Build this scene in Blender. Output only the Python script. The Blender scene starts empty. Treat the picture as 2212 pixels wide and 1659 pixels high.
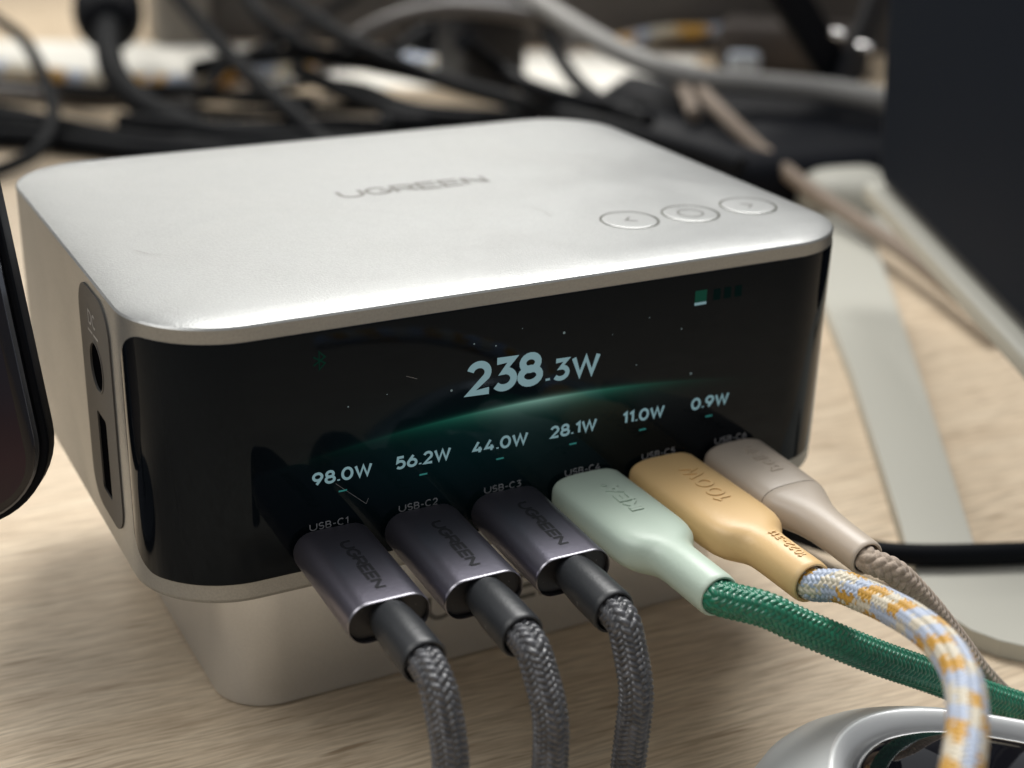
import bpy, bmesh, math, random
from math import sin, cos, pi, radians, sqrt
from mathutils import Vector, Matrix, Euler
random.seed(7)
U = 0.00086            # metres per model unit (one unit is a little under a millimetre)
S = bpy.context.scene
COL = S.collection

# ------------------------------------------------------------------ camera
CAM_ROT = Euler((radians(67.1595), radians(-1.5235), radians(-27.8365)), 'XYZ')
CAM_LOC = Vector((-51.54, -213.63, 167.32))
FPX = 3762.0 * 2212 / 2560
cd = bpy.data.cameras.new('camera'); cam = bpy.data.objects.new('camera', cd); COL.objects.link(cam)
cam.location = CAM_LOC * U; cam.rotation_euler = CAM_ROT
cd.sensor_width = 36; cd.lens = 52.903; cd.clip_start = 0.005; cd.clip_end = 50
cd.dof.use_dof = True; cd.dof.focus_distance = 256 * U; cd.dof.aperture_fstop = 52.903 / 3.8
cd.dof.aperture_blades = 0
S.camera = cam
CM = CAM_ROT.to_matrix()
def ray(d):
    return CM @ Vector(((d[0] - 1106) / FPX, -(d[1] - 829.5) / FPX, -1))
def onz(d, z=0.0):
    v = ray(d); return CAM_LOC + v * ((z - CAM_LOC.z) / v.z)
def ony(d, y):
    v = ray(d); return CAM_LOC + v * ((y - CAM_LOC.y) / v.y)
def onx(d, x):
    v = ray(d); return CAM_LOC + v * ((x - CAM_LOC.x) / v.x)
def ond(d, r):
    return CAM_LOC + ray(d).normalized() * r

# ------------------------------------------------------------------ world, lamps, exposure
w = bpy.data.worlds.new('World'); S.world = w; w.use_nodes = True
bg = w.node_tree.nodes['Background']
bg.inputs['Color'].default_value = (0.535, 0.55, 0.575, 1); bg.inputs['Strength'].default_value = 0.60
S.view_settings.view_transform = 'Standard'; S.view_settings.look = 'None'
S.view_settings.exposure = -0.42; S.view_settings.gamma = 1.0
def area(name, loc, target, sx, sy, power, color):
    l = bpy.data.lights.new(name, 'AREA'); l.shape = 'RECTANGLE'; l.size = sx * U; l.size_y = sy * U
    l.energy = power; l.color = color
    o = bpy.data.objects.new(name, l); COL.objects.link(o); o.location = Vector(loc) * U
    o.rotation_euler = (Vector(target) - Vector(loc)).to_track_quat('-Z', 'Y').to_euler()
    return o
l0 = area('window_light', (330, 335, 690), (85, -60, 20), 480, 320, 1.75, (1.0, 0.99, 0.965)); l0.data.spread = radians(80)
l1 = area('left_fill_light', (-330, 70, 540), (-60, -30, 0), 420, 300, 0.6, (1.0, 0.99, 0.965)); l1.data.spread = radians(100)  # fill lamp added overhead to brighten the desk on the left
l2 = area('back_strip_fill', (420, 610, 250), (385, 520, 0), 330, 60, 0.55, (1.0, 0.97, 0.92)); l2.data.spread = radians(90)  # added lamp that brightens the right part of the white back strip
area('back_strip_fill', (170, 760, 300), (170, 720, 0), 760, 60, 2.2, (1.0, 0.97, 0.90))  # added lamp over the white back strip, to overexpose it
S.cycles.use_denoising = True
S.cycles.max_bounces = 8
S.cycles.sample_clamp_indirect = 6

# ------------------------------------------------------------------ materials
def mat(name, color, rough=0.5, metal=0.0, spec=0.5, coat=0.0, sheen=0.0, em=None, es=0.0):
    m = bpy.data.materials.new(name); m.use_nodes = True
    b = m.node_tree.nodes['Principled BSDF']
    b.inputs['Base Color'].default_value = (*color, 1); b.inputs['Roughness'].default_value = rough
    b.inputs['Metallic'].default_value = metal; b.inputs['Specular IOR Level'].default_value = spec
    b.inputs['Coat Weight'].default_value = coat; b.inputs['Sheen Weight'].default_value = sheen
    if em: b.inputs['Specular IOR Level'].default_value = 0.0
    if em: b.inputs['Emission Color'].default_value = (*em, 1); b.inputs['Emission Strength'].default_value = es
    return m
def N(m, t, **kw):
    n = m.node_tree.nodes.new(t)
    for k, v in kw.items(): setattr(n, k, v)
    return n
def L(m, a, b): m.node_tree.links.new(a, b)
def BS(m): return m.node_tree.nodes['Principled BSDF']
def tex(m, scale=(1, 1, 1), rot=(0, 0, 0)):
    tc = N(m, 'ShaderNodeTexCoord'); mp = N(m, 'ShaderNodeMapping')
    mp.inputs['Scale'].default_value = scale; mp.inputs['Rotation'].default_value = rot
    L(m, tc.outputs['Object'], mp.inputs['Vector']); return mp.outputs['Vector']
def noise(m, vec, scale, detail=3, rough=0.55, dist=0.0):
    n = N(m, 'ShaderNodeTexNoise'); n.inputs['Scale'].default_value = scale
    n.inputs['Detail'].default_value = detail; n.inputs['Roughness'].default_value = rough
    n.inputs['Distortion'].default_value = dist
    L(m, vec, n.inputs['Vector']); return n.outputs['Fac']
def ramp(m, fac, pts):
    r = N(m, 'ShaderNodeValToRGB'); e = r.color_ramp.elements
    while len(e) < len(pts): e.new(0.5)
    for k, (p, c) in enumerate(pts): e[k].position = p; e[k].color = (*c, 1) if len(c) == 3 else c
    L(m, fac, r.inputs['Fac']); return r.outputs['Color']
def bump(m, h, strength, dist):
    b = N(m, 'ShaderNodeBump'); b.inputs['Strength'].default_value = strength; b.inputs['Distance'].default_value = dist * U
    L(m, h, b.inputs['Height']); L(m, b.outputs['Normal'], BS(m).inputs['Normal'])
def mixc(m, fac, a, b, mode='MIX'):
    x = N(m, 'ShaderNodeMix', data_type='RGBA', blend_type=mode)
    if isinstance(fac, (int, float)): x.inputs[0].default_value = fac
    else: L(m, fac, x.inputs[0])
    for i, c in ((6, a), (7, b)):
        if isinstance(c, tuple): x.inputs[i].default_value = (*c, 1)
        else: L(m, c, x.inputs[i])
    return x.outputs[2]
def mth(m, op, a, b=None, c=None):
    n = N(m, 'ShaderNodeMath', operation=op)
    for i, v in enumerate((a, b, c)):
        if v is None: continue
        if isinstance(v, (int, float)): n.inputs[i].default_value = v
        else: L(m, v, n.inputs[i])
    return n.outputs[0]

def aluminium(name, col, rough=0.40, grain=0.09, cv=0.30):
    m = mat(name, col, rough, 0.72)
    v = tex(m)
    g = noise(m, v, 2600, 2, 0.65)
    smudge = noise(m, v, 38, 4, 0.62, 0.6)
    r = ramp(m, smudge, [(0.35, (rough - 0.03,) * 3), (0.68, (rough + 0.05,) * 3)])
    L(m, r, BS(m).inputs['Roughness'])
    c = mixc(m, mth(m, 'MULTIPLY', ramp(m, smudge, [(0.5, (0, 0, 0)), (0.75, (1, 1, 1))]), 0.10), tuple(col), tuple(x * 0.72 for x in col))
    c = mixc(m, cv, c, ramp(m, g, [(0.36, (0.78,) * 3), (0.64, (1.14,) * 3)]), 'MULTIPLY')
    L(m, c, BS(m).inputs['Base Color'])
    bump(m, g, grain, 0.35)
    return m
M = {}
M['alu'] = aluminium('silver_anodised_aluminium', (0.328, 0.332, 0.325), 0.40, 0.14)
M['alu_low'] = aluminium('silver_aluminium_adapter', (0.70, 0.70, 0.69), 0.34, 0.03, 0.12)
M['ink_grey'] = mat('grey_logo_ink', (0.135, 0.13, 0.115), 0.55, 0.0)
M['scuff'] = mat('faint_scuff', (0.26, 0.26, 0.245), 0.5, 0.4)
M['gap'] = mat('dark_gap', (0.07, 0.07, 0.055), 0.8)
M['engrave'] = mat('engraved_mark', (0.09, 0.09, 0.075), 0.6, 0.0)
M['plate'] = mat('grey_port_plate', (0.085, 0.082, 0.078), 0.55, 0.0, 0.15)
M['hole'] = mat('port_depth_black', (0.004, 0.004, 0.005), 1.0, 0.0, 0.0)  # flat black stands in for the dark inside of the sockets
M['port_ink'] = mat('pale_grey_port_print', (0.42, 0.41, 0.40), 0.7, 0.0, 0.1)

# black glass front with the lit screen picture in its emission
def screen_mat():
    m = mat('black_display_glass', (0.003, 0.0042, 0.0062), 0.035, 0.0, 0.15)
    BS(m).inputs['Specular Tint'].default_value = (0.68, 0.82, 1.0, 1)
    tc = N(m, 'ShaderNodeTexCoord'); sp = N(m, 'ShaderNodeSeparateXYZ')
    L(m, tc.outputs['Object'], sp.inputs[0])
    x = mth(m, 'DIVIDE', sp.outputs[0], U); z = mth(m, 'DIVIDE', sp.outputs[2], U)   # local units: panel root sits at (71,0,33.4)
    dx = mth(m, 'ADD', x, 1.5)
    arc = mth(m, 'SUBTRACT', 61.0 - 33.4, mth(m, 'MULTIPLY', mth(m, 'MULTIPLY', dx, dx), 0.0017))
    t = mth(m, 'SUBTRACT', arc, z)                      # >0 below the arc
    below = mth(m, 'POWER', 2.718, mth(m, 'MULTIPLY', mth(m, 'MAXIMUM', t, 0), -0.95))
    above = mth(m, 'POWER', 2.718, mth(m, 'MULTIPLY', mth(m, 'MAXIMUM', mth(m, 'MULTIPLY', t, -1), 0), -3.4))
    line = mth(m, 'MULTIPLY', below, above)
    gx = mth(m, 'POWER', 2.718, mth(m, 'MULTIPLY', mth(m, 'MULTIPLY', dx, dx), -1 / (2 * 15.0 ** 2)))
    gx2 = mth(m, 'POWER', 2.718, mth(m, 'MULTIPLY', mth(m, 'MULTIPLY', dx, dx), -1 / (2 * 6.0 ** 2)))
    wide = mth(m, 'POWER', 2.718, mth(m, 'MULTIPLY', mth(m, 'MAXIMUM', t, 0), -0.16))
    wide = mth(m, 'MULTIPLY', mth(m, 'MULTIPLY', wide, mth(m, 'MINIMUM', above, 1.0)), gx)
    def sc(c, f):
        k = N(m, 'ShaderNodeVectorMath', operation='SCALE'); k.inputs[0].default_value = c
        L(m, f, k.inputs['Scale']); return k.outputs[0]
    def add(a, b):
        k = N(m, 'ShaderNodeVectorMath', operation='ADD'); L(m, a, k.inputs[0]); L(m, b, k.inputs[1]); return k.outputs[0]
    e = add(sc((0.010, 0.125, 0.078), mth(m, 'MULTIPLY', line, gx)),
            add(sc((0.16, 0.20, 0.19), mth(m, 'MULTIPLY', line, gx2)), sc((0.0010, 0.010, 0.0085), wide)))
    # teal wash over the lower left of the picture
    ex = mth(m, 'POWER', 2.718, mth(m, 'MULTIPLY', mth(m, 'POWER', mth(m, 'ADD', x, 18.0), 2), -1 / (2 * 16.0 ** 2)))
    ez = mth(m, 'POWER', 2.718, mth(m, 'MULTIPLY', mth(m, 'POWER', mth(m, 'ADD', z, -22.0), 2), -1 / (2 * 6.0 ** 2)))
    e = add(e, sc((0.0005, 0.0055, 0.0062), mth(m, 'MULTIPLY', ex, ez)))
    L(m, e, BS(m).inputs['Emission Color']); BS(m).inputs['Emission Strength'].default_value = 1.0
    # faint finger smears in the gloss
    v = tex(m); sm = noise(m, v, 45, 4, 0.6, 1.0)
    L(m, ramp(m, sm, [(0.45, (0.03,) * 3), (0.8, (0.09,) * 3)]), BS(m).inputs['Roughness'])
    return m
M['screen'] = screen_mat()
M['txt'] = mat('lit_readout', (0.0, 0.0, 0.0), 0.3, em=(0.20, 0.315, 0.34), es=1.08)
M['txt_small'] = mat('lit_small_readout', (0, 0, 0), 0.3, em=(0.215, 0.35, 0.38), es=0.95)
M['bar'] = mat('lit_teal_dash', (0, 0, 0), 0.3, em=(0.06, 0.34, 0.31), es=0.5)
M['icon_green'] = mat('dim_green_icon', (0, 0, 0), 0.3, em=(0.010, 0.060, 0.038), es=0.35)
M['icon_dim'] = mat('very_dim_icon', (0, 0, 0), 0.3, em=(0.010, 0.030, 0.027), es=0.25)
M['icon_batt'] = mat('green_battery_icon', (0, 0, 0), 0.3, em=(0.010, 0.060, 0.038), es=0.8)
M['star'] = mat('lit_star', (0, 0, 0), 0.3, em=(0.28, 0.36, 0.36), es=0.5)
M['port_label'] = mat('grey_port_label', (0.34, 0.34, 0.35), 0.5)

def speck_mat(name, col, rough, metal, dust=0.6, thr=0.735, scale=620, bmp=0.05):
    m = mat(name, col, rough, metal)
    v = tex(m)
    d = noise(m, v, scale, 1, 0.5)
    f = ramp(m, d, [(thr, (0, 0, 0)), (thr + 0.03, (1, 1, 1))])
    c = mixc(m, mth(m, 'MULTIPLY', f, dust), tuple(col), (0.5, 0.48, 0.45))
    L(m, c, BS(m).inputs['Base Color'])
    bump(m, noise(m, v, 1400, 2), bmp, 0.3)
    return m
M['shell'] = speck_mat('space_grey_anodised_shell', (0.21, 0.20, 0.243), 0.36, 0.92, 0.5, 0.77, 520, 0.09)
M['shell_rim'] = mat('polished_grey_rim', (0.24, 0.235, 0.26), 0.36, 1.0)
M['shell_in'] = speck_mat('black_plug_insert', (0.012, 0.012, 0.014), 0.45, 0.0, 0.35, 0.74, 900)
M['boot'] = speck_mat('black_rubber_boot', (0.020, 0.022, 0.025), 0.42, 0.0, 0.25, 0.77, 1000, 0.12)
M['dark_ink'] = mat('dark_engraved_logo', (0.018, 0.018, 0.022), 0.4, 0.3)
M['steel'] = mat('usb_tongue_steel', (0.5, 0.5, 0.5), 0.3, 1.0)
M['mint'] = speck_mat('mint_green_rubber', (0.50, 0.60, 0.505), 0.42, 0.0, 0.2, 0.80, 500, 0.10)
M['apricot'] = speck_mat('apricot_rubber', (0.74, 0.50, 0.235), 0.42, 0.0, 0.2, 0.80, 500, 0.10)
M['sand'] = speck_mat('sand_beige_plastic', (0.475, 0.405, 0.33), 0.42, 0.0, 0.2, 0.80, 500, 0.06)
M['seam'] = mat('beige_seam_groove', (0.14, 0.11, 0.085), 0.6)

def yarn_mat(name, rough, spec, sheen, fib=0.35, attr=True, col=(0.1, 0.1, 0.1)):
    m = mat(name, col, rough, 0.0, spec, 0.0, sheen)
    BS(m).inputs['Sheen Roughness'].default_value = 0.4
    if attr:
        a = N(m, 'ShaderNodeVertexColor'); a.layer_name = 'yarn'
        v = tex(m); n = noise(m, v, 2600, 2, 0.6)
        c = mixc(m, 0.45, a.outputs['Color'], ramp(m, n, [(0.3, (0.55,) * 3), (0.7, (1.25,) * 3)]), 'MULTIPLY')
        L(m, c, BS(m).inputs['Base Color'])
        bump(m, n, fib, 0.12)
    return m
M['yarn_grey'] = yarn_mat('grey_black_nylon_yarn', 0.34, 0.75, 0.0)
M['yarn_green'] = yarn_mat('green_nylon_yarn', 0.30, 0.7, 0.15)
M['yarn_multi'] = yarn_mat('yellow_blue_cream_yarn', 0.42, 0.5, 0.3)
M['yarn_sand'] = yarn_mat('beige_cotton_yarn', 0.7, 0.3, 0.5, 0.6)
M['rubber'] = mat('black_cable_rubber', (0.006, 0.007, 0.009), 0.6, 0.0, 0.07)
M['rubber_grey'] = mat('dim_grey_cable', (0.13, 0.12, 0.115), 0.5)
M['strap_grey'] = mat('pale_grey_cable', (0.235, 0.23, 0.22), 0.55)
M['beige_fabric'] = mat('beige_cable_fabric', (0.25, 0.195, 0.15), 0.75)
M['box_grey'] = mat('charcoal_adapter', (0.024, 0.025, 0.029), 0.55, 0.0, 0.25)
M['box_taupe'] = mat('taupe_charger', (0.20, 0.18, 0.155), 0.5)
M['black_plastic'] = mat('matt_black_plastic', (0.006, 0.007, 0.010), 0.6, 0.0, 0.08)
M['cream'] = mat('cream_powder_coat', (0.47, 0.46, 0.40), 0.55)
bump(M['cream'], noise(M['cream'], tex(M['cream']), 1800, 2), 0.08, 0.2)
M['slab_dark'] = mat('dark_tablet_glass', (0.010, 0.014, 0.022), 0.6, 0.0, 0.03)
M['phone_glass'] = mat('dark_phone_glass', (0.007, 0.006, 0.010), 0.10, 0.0, 0.4)
M['phone_screen'] = mat('phone_screen_reflection', (0.004, 0.003, 0.004), 0.09, 0.0, 0.4)
def phone_screen():
    m = M['phone_screen']; tc = N(m, 'ShaderNodeTexCoord'); sp = N(m, 'ShaderNodeSeparateXYZ'); L(m, tc.outputs['Object'], sp.inputs[0])
    z = mth(m, 'DIVIDE', sp.outputs[2], U)
    mr = N(m, 'ShaderNodeMapRange'); mr.inputs[1].default_value = 0; mr.inputs[2].default_value = 60; L(m, z, mr.inputs[0])
    c = ramp(m, mr.outputs[0], [(0.0, (0.004, 0.002, 0.0035)), (0.32, (0.013, 0.0035, 0.006)), (0.55, (0.005, 0.003, 0.005)), (1.0, (0.004, 0.005, 0.008))])  # emission gradient paints in the maroon reflection of the dark screen
    L(m, c, BS(m).inputs['Emission Color']); BS(m).inputs['Emission Strength'].default_value = 1.0
phone_screen()
M['phone_frame'] = mat('polished_phone_frame', (0.22, 0.23, 0.26), 0.16, 1.0)
M['silver'] = mat('satin_silver_plastic', (0.52, 0.54, 0.54), 0.38, 0.4)
bump(M['silver'], noise(M['silver'], tex(M['silver']), 1500, 2), 0.05, 0.2)
M['chrome'] = mat('bright_chrome', (0.86, 0.86, 0.87), 0.10, 1.0)
M['ring'] = mat('silver_rim_highlight', (0.70, 0.71, 0.71), 0.34, 0.4)  # paler than the housing silver, to paint in the rim's highlight
M['gloss'] = mat('glossy_black_lens', (0.004, 0.004, 0.006), 0.02, 0.0, 0.6, 1.0)
M['wall'] = mat('taupe_back_panel', (0.085, 0.075, 0.068), 0.7)
M['sunlit_band'] = mat('sunlit_band_white', (0.82, 0.80, 0.74), 0.7)  # white that stands in for sunlight on the far desk
M['box_dim'] = mat('dim_brown_filler', (0.055, 0.047, 0.043), 0.7, 0.0, 0.2)
M['box_blue'] = mat('pale_blue_plastic', (0.34, 0.39, 0.46), 0.6)
M['red'] = mat('dark_red_plastic', (0.16, 0.015, 0.02), 0.5)
M['lint'] = mat('pale_lint', (0.55, 0.53, 0.5), 0.8)

def wood():
    m = mat('pale_birch_veneer', (0.5, 0.4, 0.28), 0.5, 0.0, 0.35)
    v = tex(m, (1, 1, 1), (0, 0, radians(3)))
    st = N(m, 'ShaderNodeMapping'); st.inputs['Scale'].default_value = (0.07, 1, 1); L(m, v, st.inputs['Vector'])
    wav = N(m, 'ShaderNodeMapping'); wav.inputs['Scale'].default_value = (0.5, 1, 1); L(m, v, wav.inputs['Vector'])
    w1 = noise(m, wav.outputs[0], 22, 2, 0.5)
    ad = N(m, 'ShaderNodeVectorMath', operation='ADD'); L(m, st.outputs[0], ad.inputs[0])
    cs = N(m, 'ShaderNodeCombineXYZ'); L(m, mth(m, 'MULTIPLY', w1, 0.010), cs.inputs[1]); L(m, cs.outputs[0], ad.inputs[1])
    vv = ad.outputs[0]
    broad = noise(m, vv, 240, 4, 0.6)
    fine = noise(m, vv, 1500, 3, 0.65)
    base = ramp(m, broad, [(0.28, (0.575, 0.455, 0.32)), (0.46, (0.64, 0.52, 0.375)), (0.70, (0.69, 0.575, 0.425))])
    base = mixc(m, 0.85, base, ramp(m, fine, [(0.34, (0.70, 0.67, 0.64)), (0.60, (1.12, 1.12, 1.12))]), 'MULTIPLY')
    n1 = noise(m, vv, 150, 2, 0.5, 0.3)
    tri = mth(m, 'ABSOLUTE', mth(m, 'SUBTRACT', mth(m, 'FRACT', mth(m, 'MULTIPLY', n1, 9.0)), 0.5))
    base = mixc(m, mth(m, 'MULTIPLY', ramp(m, tri, [(0.30, (0, 0, 0)), (0.48, (1, 1, 1))]), 0.30), base, (0.42, 0.31, 0.205))
    # short dark flecks of the grain
    fl = N(m, 'ShaderNodeMapping'); fl.inputs['Scale'].default_value = (0.10, 1, 1); L(m, v, fl.inputs['Vector'])
    f1 = noise(m, fl.outputs[0], 520, 2, 0.5)
    gate = noise(m, v, 60, 2, 0.5)
    fk = mth(m, 'MULTIPLY', ramp(m, f1, [(0.60, (0, 0, 0)), (0.70, (1, 1, 1))]), ramp(m, gate, [(0.40, (0, 0, 0)), (0.60, (1, 1, 1))]))
    base = mixc(m, mth(m, 'MULTIPLY', fk, 0.75), base, (0.25, 0.165, 0.09))
    L(m, base, BS(m).inputs['Base Color'])
    L(m, ramp(m, fine, [(0.3, (0.52,) * 3), (0.7, (0.42,) * 3)]), BS(m).inputs['Roughness'])
    bump(m, fine, 0.12, 0.2)
    return m
M['wood'] = wood()

# ------------------------------------------------------------------ object helpers
def worldloc(o):
    v = Vector((0, 0, 0))
    while o is not None: v += o.location; o = o.parent
    return v / U
def thing(name, label, cat, loc, group=None):
    o = bpy.data.objects.new(name, None); COL.objects.link(o); o.location = Vector(loc) * U
    o.empty_display_size = 0.01; o['label'] = label; o['category'] = cat
    if group: o['group'] = group
    return o
def link(name, verts, faces, m, parent=None, smooth=True, sharp=None):
    """verts in scene units; one mesh object"""
    off = worldloc(parent) if parent else Vector((0, 0, 0))
    me = bpy.data.meshes.new(name)
    me.from_pydata([(Vector(v) - off) * U for v in verts], [], faces)
    me.materials.append(m)
    if smooth:
        me.polygons.foreach_set('use_smooth', [True] * len(me.polygons))
        if sharp: me.set_sharp_from_angle(angle=radians(sharp))
    me.update()
    o = bpy.data.objects.new(name, me); COL.objects.link(o)
    if parent: o.parent = parent
    return o
def tag(o, label, cat, group=None):
    o['label'] = label; o['category'] = cat
    if group: o['group'] = group
    return o
def rrect(x0, y0, x1, y1, r, n=14):
    o = []
    for cx, cy, a in ((x1 - r, y0 + r, -90), (x1 - r, y1 - r, 0), (x0 + r, y1 - r, 90), (x0 + r, y0 + r, 180)):
        for k in range(n + 1):
            t = radians(a + 90 * k / n); o.append((cx + r * cos(t), cy + r * sin(t)))
    return o
def loft(rings, cap0=True, cap1=True, closed=True):
    n = len(rings[0]); v = [p for r in rings for p in r]; f = []
    for i in range(len(rings) - 1):
        for k in range(n if closed else n - 1):
            a = i * n + k; b = i * n + (k + 1) % n; f.append((a, b, b + n, a + n))
    if cap0: f.append(tuple(reversed(range(n))))
    if cap1: f.append(tuple(range((len(rings) - 1) * n, len(rings) * n)))
    return v, f
def prism_rr(x0, y0, x1, y1, r, prof, n=14):
    """rounded-rectangle solid; prof = list of (inset, z)"""
    rings = []
    for ins, z in prof:
        rr = max(r - ins, 1.2)
        rings.append([(x, y, z) for x, y in rrect(x0 + ins, y0 + ins, x1 - ins, y1 - ins, rr, n)])
    return loft(rings)
def catmull(pts, step):
    P = [Vector(p) for p in pts]
    P = [P[0] * 2 - P[1]] + P + [P[-1] * 2 - P[-2]]
    raw = []
    for i in range(1, len(P) - 2):
        p0, p1, p2, p3 = P[i - 1:i + 3]
        n = max(4, int((p2 - p1).length / step * 2))
        for k in range(n):
            t = k / n; raw.append(0.5 * ((2 * p1) + (p2 - p0) * t + (2 * p0 - 5 * p1 + 4 * p2 - p3) * t * t + (3 * p1 - p0 - 3 * p2 + p3) * t ** 3))
    raw.append(P[-2])
    out = [raw[0]]; acc = 0.0
    for a, b in zip(raw, raw[1:]):
        d = (b - a).length
        while acc + d >= step and d > 1e-9:
            t = (step - acc) / d; a = a.lerp(b, t); out.append(a.copy()); d = (b - a).length; acc = 0.0
        acc += d
    if (out[-1] - raw[-1]).length > step * 0.3: out.append(raw[-1])
    return out
def frames(path):
    T = [(path[min(i + 1, len(path) - 1)] - path[max(i - 1, 0)]).normalized() for i in range(len(path))]
    up = Vector((0, 0, 1)) if abs(T[0].z) < 0.9 else Vector((1, 0, 0))
    nrm = (up - T[0] * up.dot(T[0])).normalized(); F = []
    for t in T:
        nrm = (nrm - t * nrm.dot(t)).normalized(); F.append((nrm.copy(), t.cross(nrm), t))
    return F
def tube(name, pts, r, m, parent=None, step=3.0, n=20, rfun=None):
    path = catmull(pts, step); F = frames(path); rings = []
    for i, (p, (a, b, t)) in enumerate(zip(path, F)):
        rr = rfun(i / (len(path) - 1)) * r if rfun else r
        rings.append([p + (a * cos(2 * pi * k / n) + b * sin(2 * pi * k / n)) * rr for k in range(n)])
    v, f = loft(rings); return link(name, v, f, m, parent, True, 50)
def braid(name, pts, r, m, parent, colour, ny=8, pitch=1.05, amp=0.42, mode='plain', na=72, step=0.17, skew=1.0):
    """braided sleeve: two sets of yarns crossing over and under one another, modelled in the surface itself"""
    path = catmull(pts, step); F = frames(path); v = []; cols = []
    for i, (p, (a, b, t)) in enumerate(zip(path, F)):
        s = i * step
        for k in range(na):
            th = k / na
            A = th * ny + s / (2 * pitch); B = th * ny - s / (2 * pitch)
            ia, ib = math.floor(A), math.floor(B); fa, fb = A - ia, B - ib
            if mode == 'plain': top = (ia + ib) % 2 == 0
            else: top = ((ia + ib) % 4) < 2 if mode == 'twill' else ((ia - ib) % 4) < 2
            if top: across, along, yi = fa, fb, (0, ia % ny, ib)
            else: across, along, yi = fb, fa, (1, ib % ny, ia)
            if mode == 'plain': lon = sin(pi * along) ** 0.6
            else: lon = max(sin(pi * ((((ia + ib) % 2) if mode == 'twill' else 0.5) + along) / 2), 0) ** 0.55
            h = (max(sin(pi * across), 0) ** 0.7) * lon
            v.append(p + (a * cos(2 * pi * th) + b * sin(2 * pi * th)) * (r - amp + amp * h))
            cols.append(colour(yi, s, th, h))
    f = []
    for i in range(len(path) - 1):
        for k in range(na):
            a_ = i * na + k; b_ = i * na + (k + 1) % na; f.append((a_, b_, b_ + na, a_ + na))
    o = link(name, v, f, m, parent)
    ca = o.data.color_attributes.new('yarn', 'FLOAT_COLOR', 'POINT')
    ca.data.foreach_set('color', [x for c in cols for x in (*c, 1.0)])
    return o

# ------------------------------------------------------------------ stroke lettering
def arc(cx, cy, rx, ry, a0, a1, n=12):
    return [(cx + rx * cos(radians(a0 + (a1 - a0) * k / n)), cy + ry * sin(radians(a0 + (a1 - a0) * k / n))) for k in range(n + 1)]
G = {
 'U': (.9, [[(0, 1), (0, .42)] + arc(.45, .42, .45, .42, 180, 360)[1:] + [(.9, 1)]]),
 'G': (.95, [arc(.48, .5, .48, .5, 42, 350, 20) + [(.955, .46), (.52, .46)]]),
 'R': (.86, [[(0, 0), (0, 1), (.52, 1)] + arc(.54, .73, .28, .27, 90, -90)[1:] + [(.05, .46)], [(.46, .43), (.86, 0)]]),
 'E': (.78, [[(.78, 1), (0, 1), (0, 0), (.78, 0)], [(.06, .5), (.70, .5)]]),
 'N': (.88, [[(0, 0), (0, 1)], [(.02, .97), (.86, .03)], [(.88, 0), (.88, 1)]]),
 'S': (.62, [arc(.31, .74, .29, .26, 35, 262, 14) + arc(.31, .26, .31, .26, 82, -150, 14)]),
 'B': (.64, [[(0, 0), (0, 1), (.34, 1)] + arc(.34, .76, .24, .24, 90, -90)[1:] + [(.05, .52)], [(.38, .52)] + arc(.36, .26, .28, .26, 90, -90) + [(.04, 0)]]),
 'C': (.74, [arc(.42, .5, .42, .5, 48, 312, 18)]),
 'D': (.78, [[(0, 0), (0, 1), (.36, 1)] + arc(.36, .5, .42, .5, 90, -90, 16)[1:] + [(0.02, 0)]]),
 'I': (.0, [[(0, 0), (0, 1)]]), 'i': (.0, [[(0, 0), (0, .68)], [(0, .88), (0, 1.0)]]),
 'K': (.72, [[(0, 0), (0, 1)], [(.70, 1), (.08, .45)], [(.26, .58), (.74, 0)]]),
 'A': (.88, [[(0, 0), (.44, 1), (.88, 0)], [(.2, .32), (.68, .32)]]),
 'W': (1.14, [[(0, 1), (.29, 0), (.57, .92), (.85, 0), (1.14, 1)]]),
 '-': (.36, [[(0, .44), (.36, .44)]]), '.': (.06, [[(.03, .0), (.03, .12)]]), ' ': (.3, []),
 'o': (.16, [arc(.08, .92, .08, .08, 0, 360, 10)]),
 '0': (.70, [arc(.35, .5, .35, .5, 90, 450, 24)]),
 '1': (.30, [[(.02, .80), (.28, 1), (.28, 0)]]),
 '2': (.60, [arc(.30, .70, .28, .30, 165, -35, 14) + [(.02, 0), (.62, 0)]]),
 '3': (.60, [[(.05, 1), (.56, 1), (.27, .60)] + arc(.28, .31, .31, .31, 80, -145, 14)]),
 '4': (.68, [[(.40, 1), (.02, .26), (.68, .26)], [(.50, .52), (.50, 0)]]),
 '5': (.60, [[(.54, 1), (.12, 1), (.06, .56)] + arc(.28, .32, .31, .32, 118, -140, 14)]),
 '6': (.62, [arc(.31, .31, .31, .31, 0, 360, 20), [(.02, .38)] + [(.14, .62), (.40, 1)]]),
 '8': (.62, [arc(.31, .75, .25, .25, 90, 450, 18), arc(.31, .27, .31, .27, 90, 450, 18)]),
 '9': (.62, [arc(.31, .69, .31, .31, 0, 360, 20), [(.60, .62), (.48, .38), (.22, 0)]]),
 'b': (.5, [[(0, 1), (0, 0)], arc(.24, .33, .25, .33, 0, 360, 16)]), 'e': (.5, [[(.03, .36), (.5, .36)] + arc(.25, .34, .25, .33, 5, 320, 14)]),
 'l': (.0, [[(0, 0), (0, 1)]]), 'k': (.42, [[(0, 0), (0, 1)], [(.40, .66), (.06, .30)], [(.18, .40), (.44, 0)]]),
 'n': (.46, [[(0, 0), (0, .68)], [(0, .4)] + arc(.23, .43, .23, .24, 180, 0, 10) + [(.46, 0)]]),
}
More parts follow.
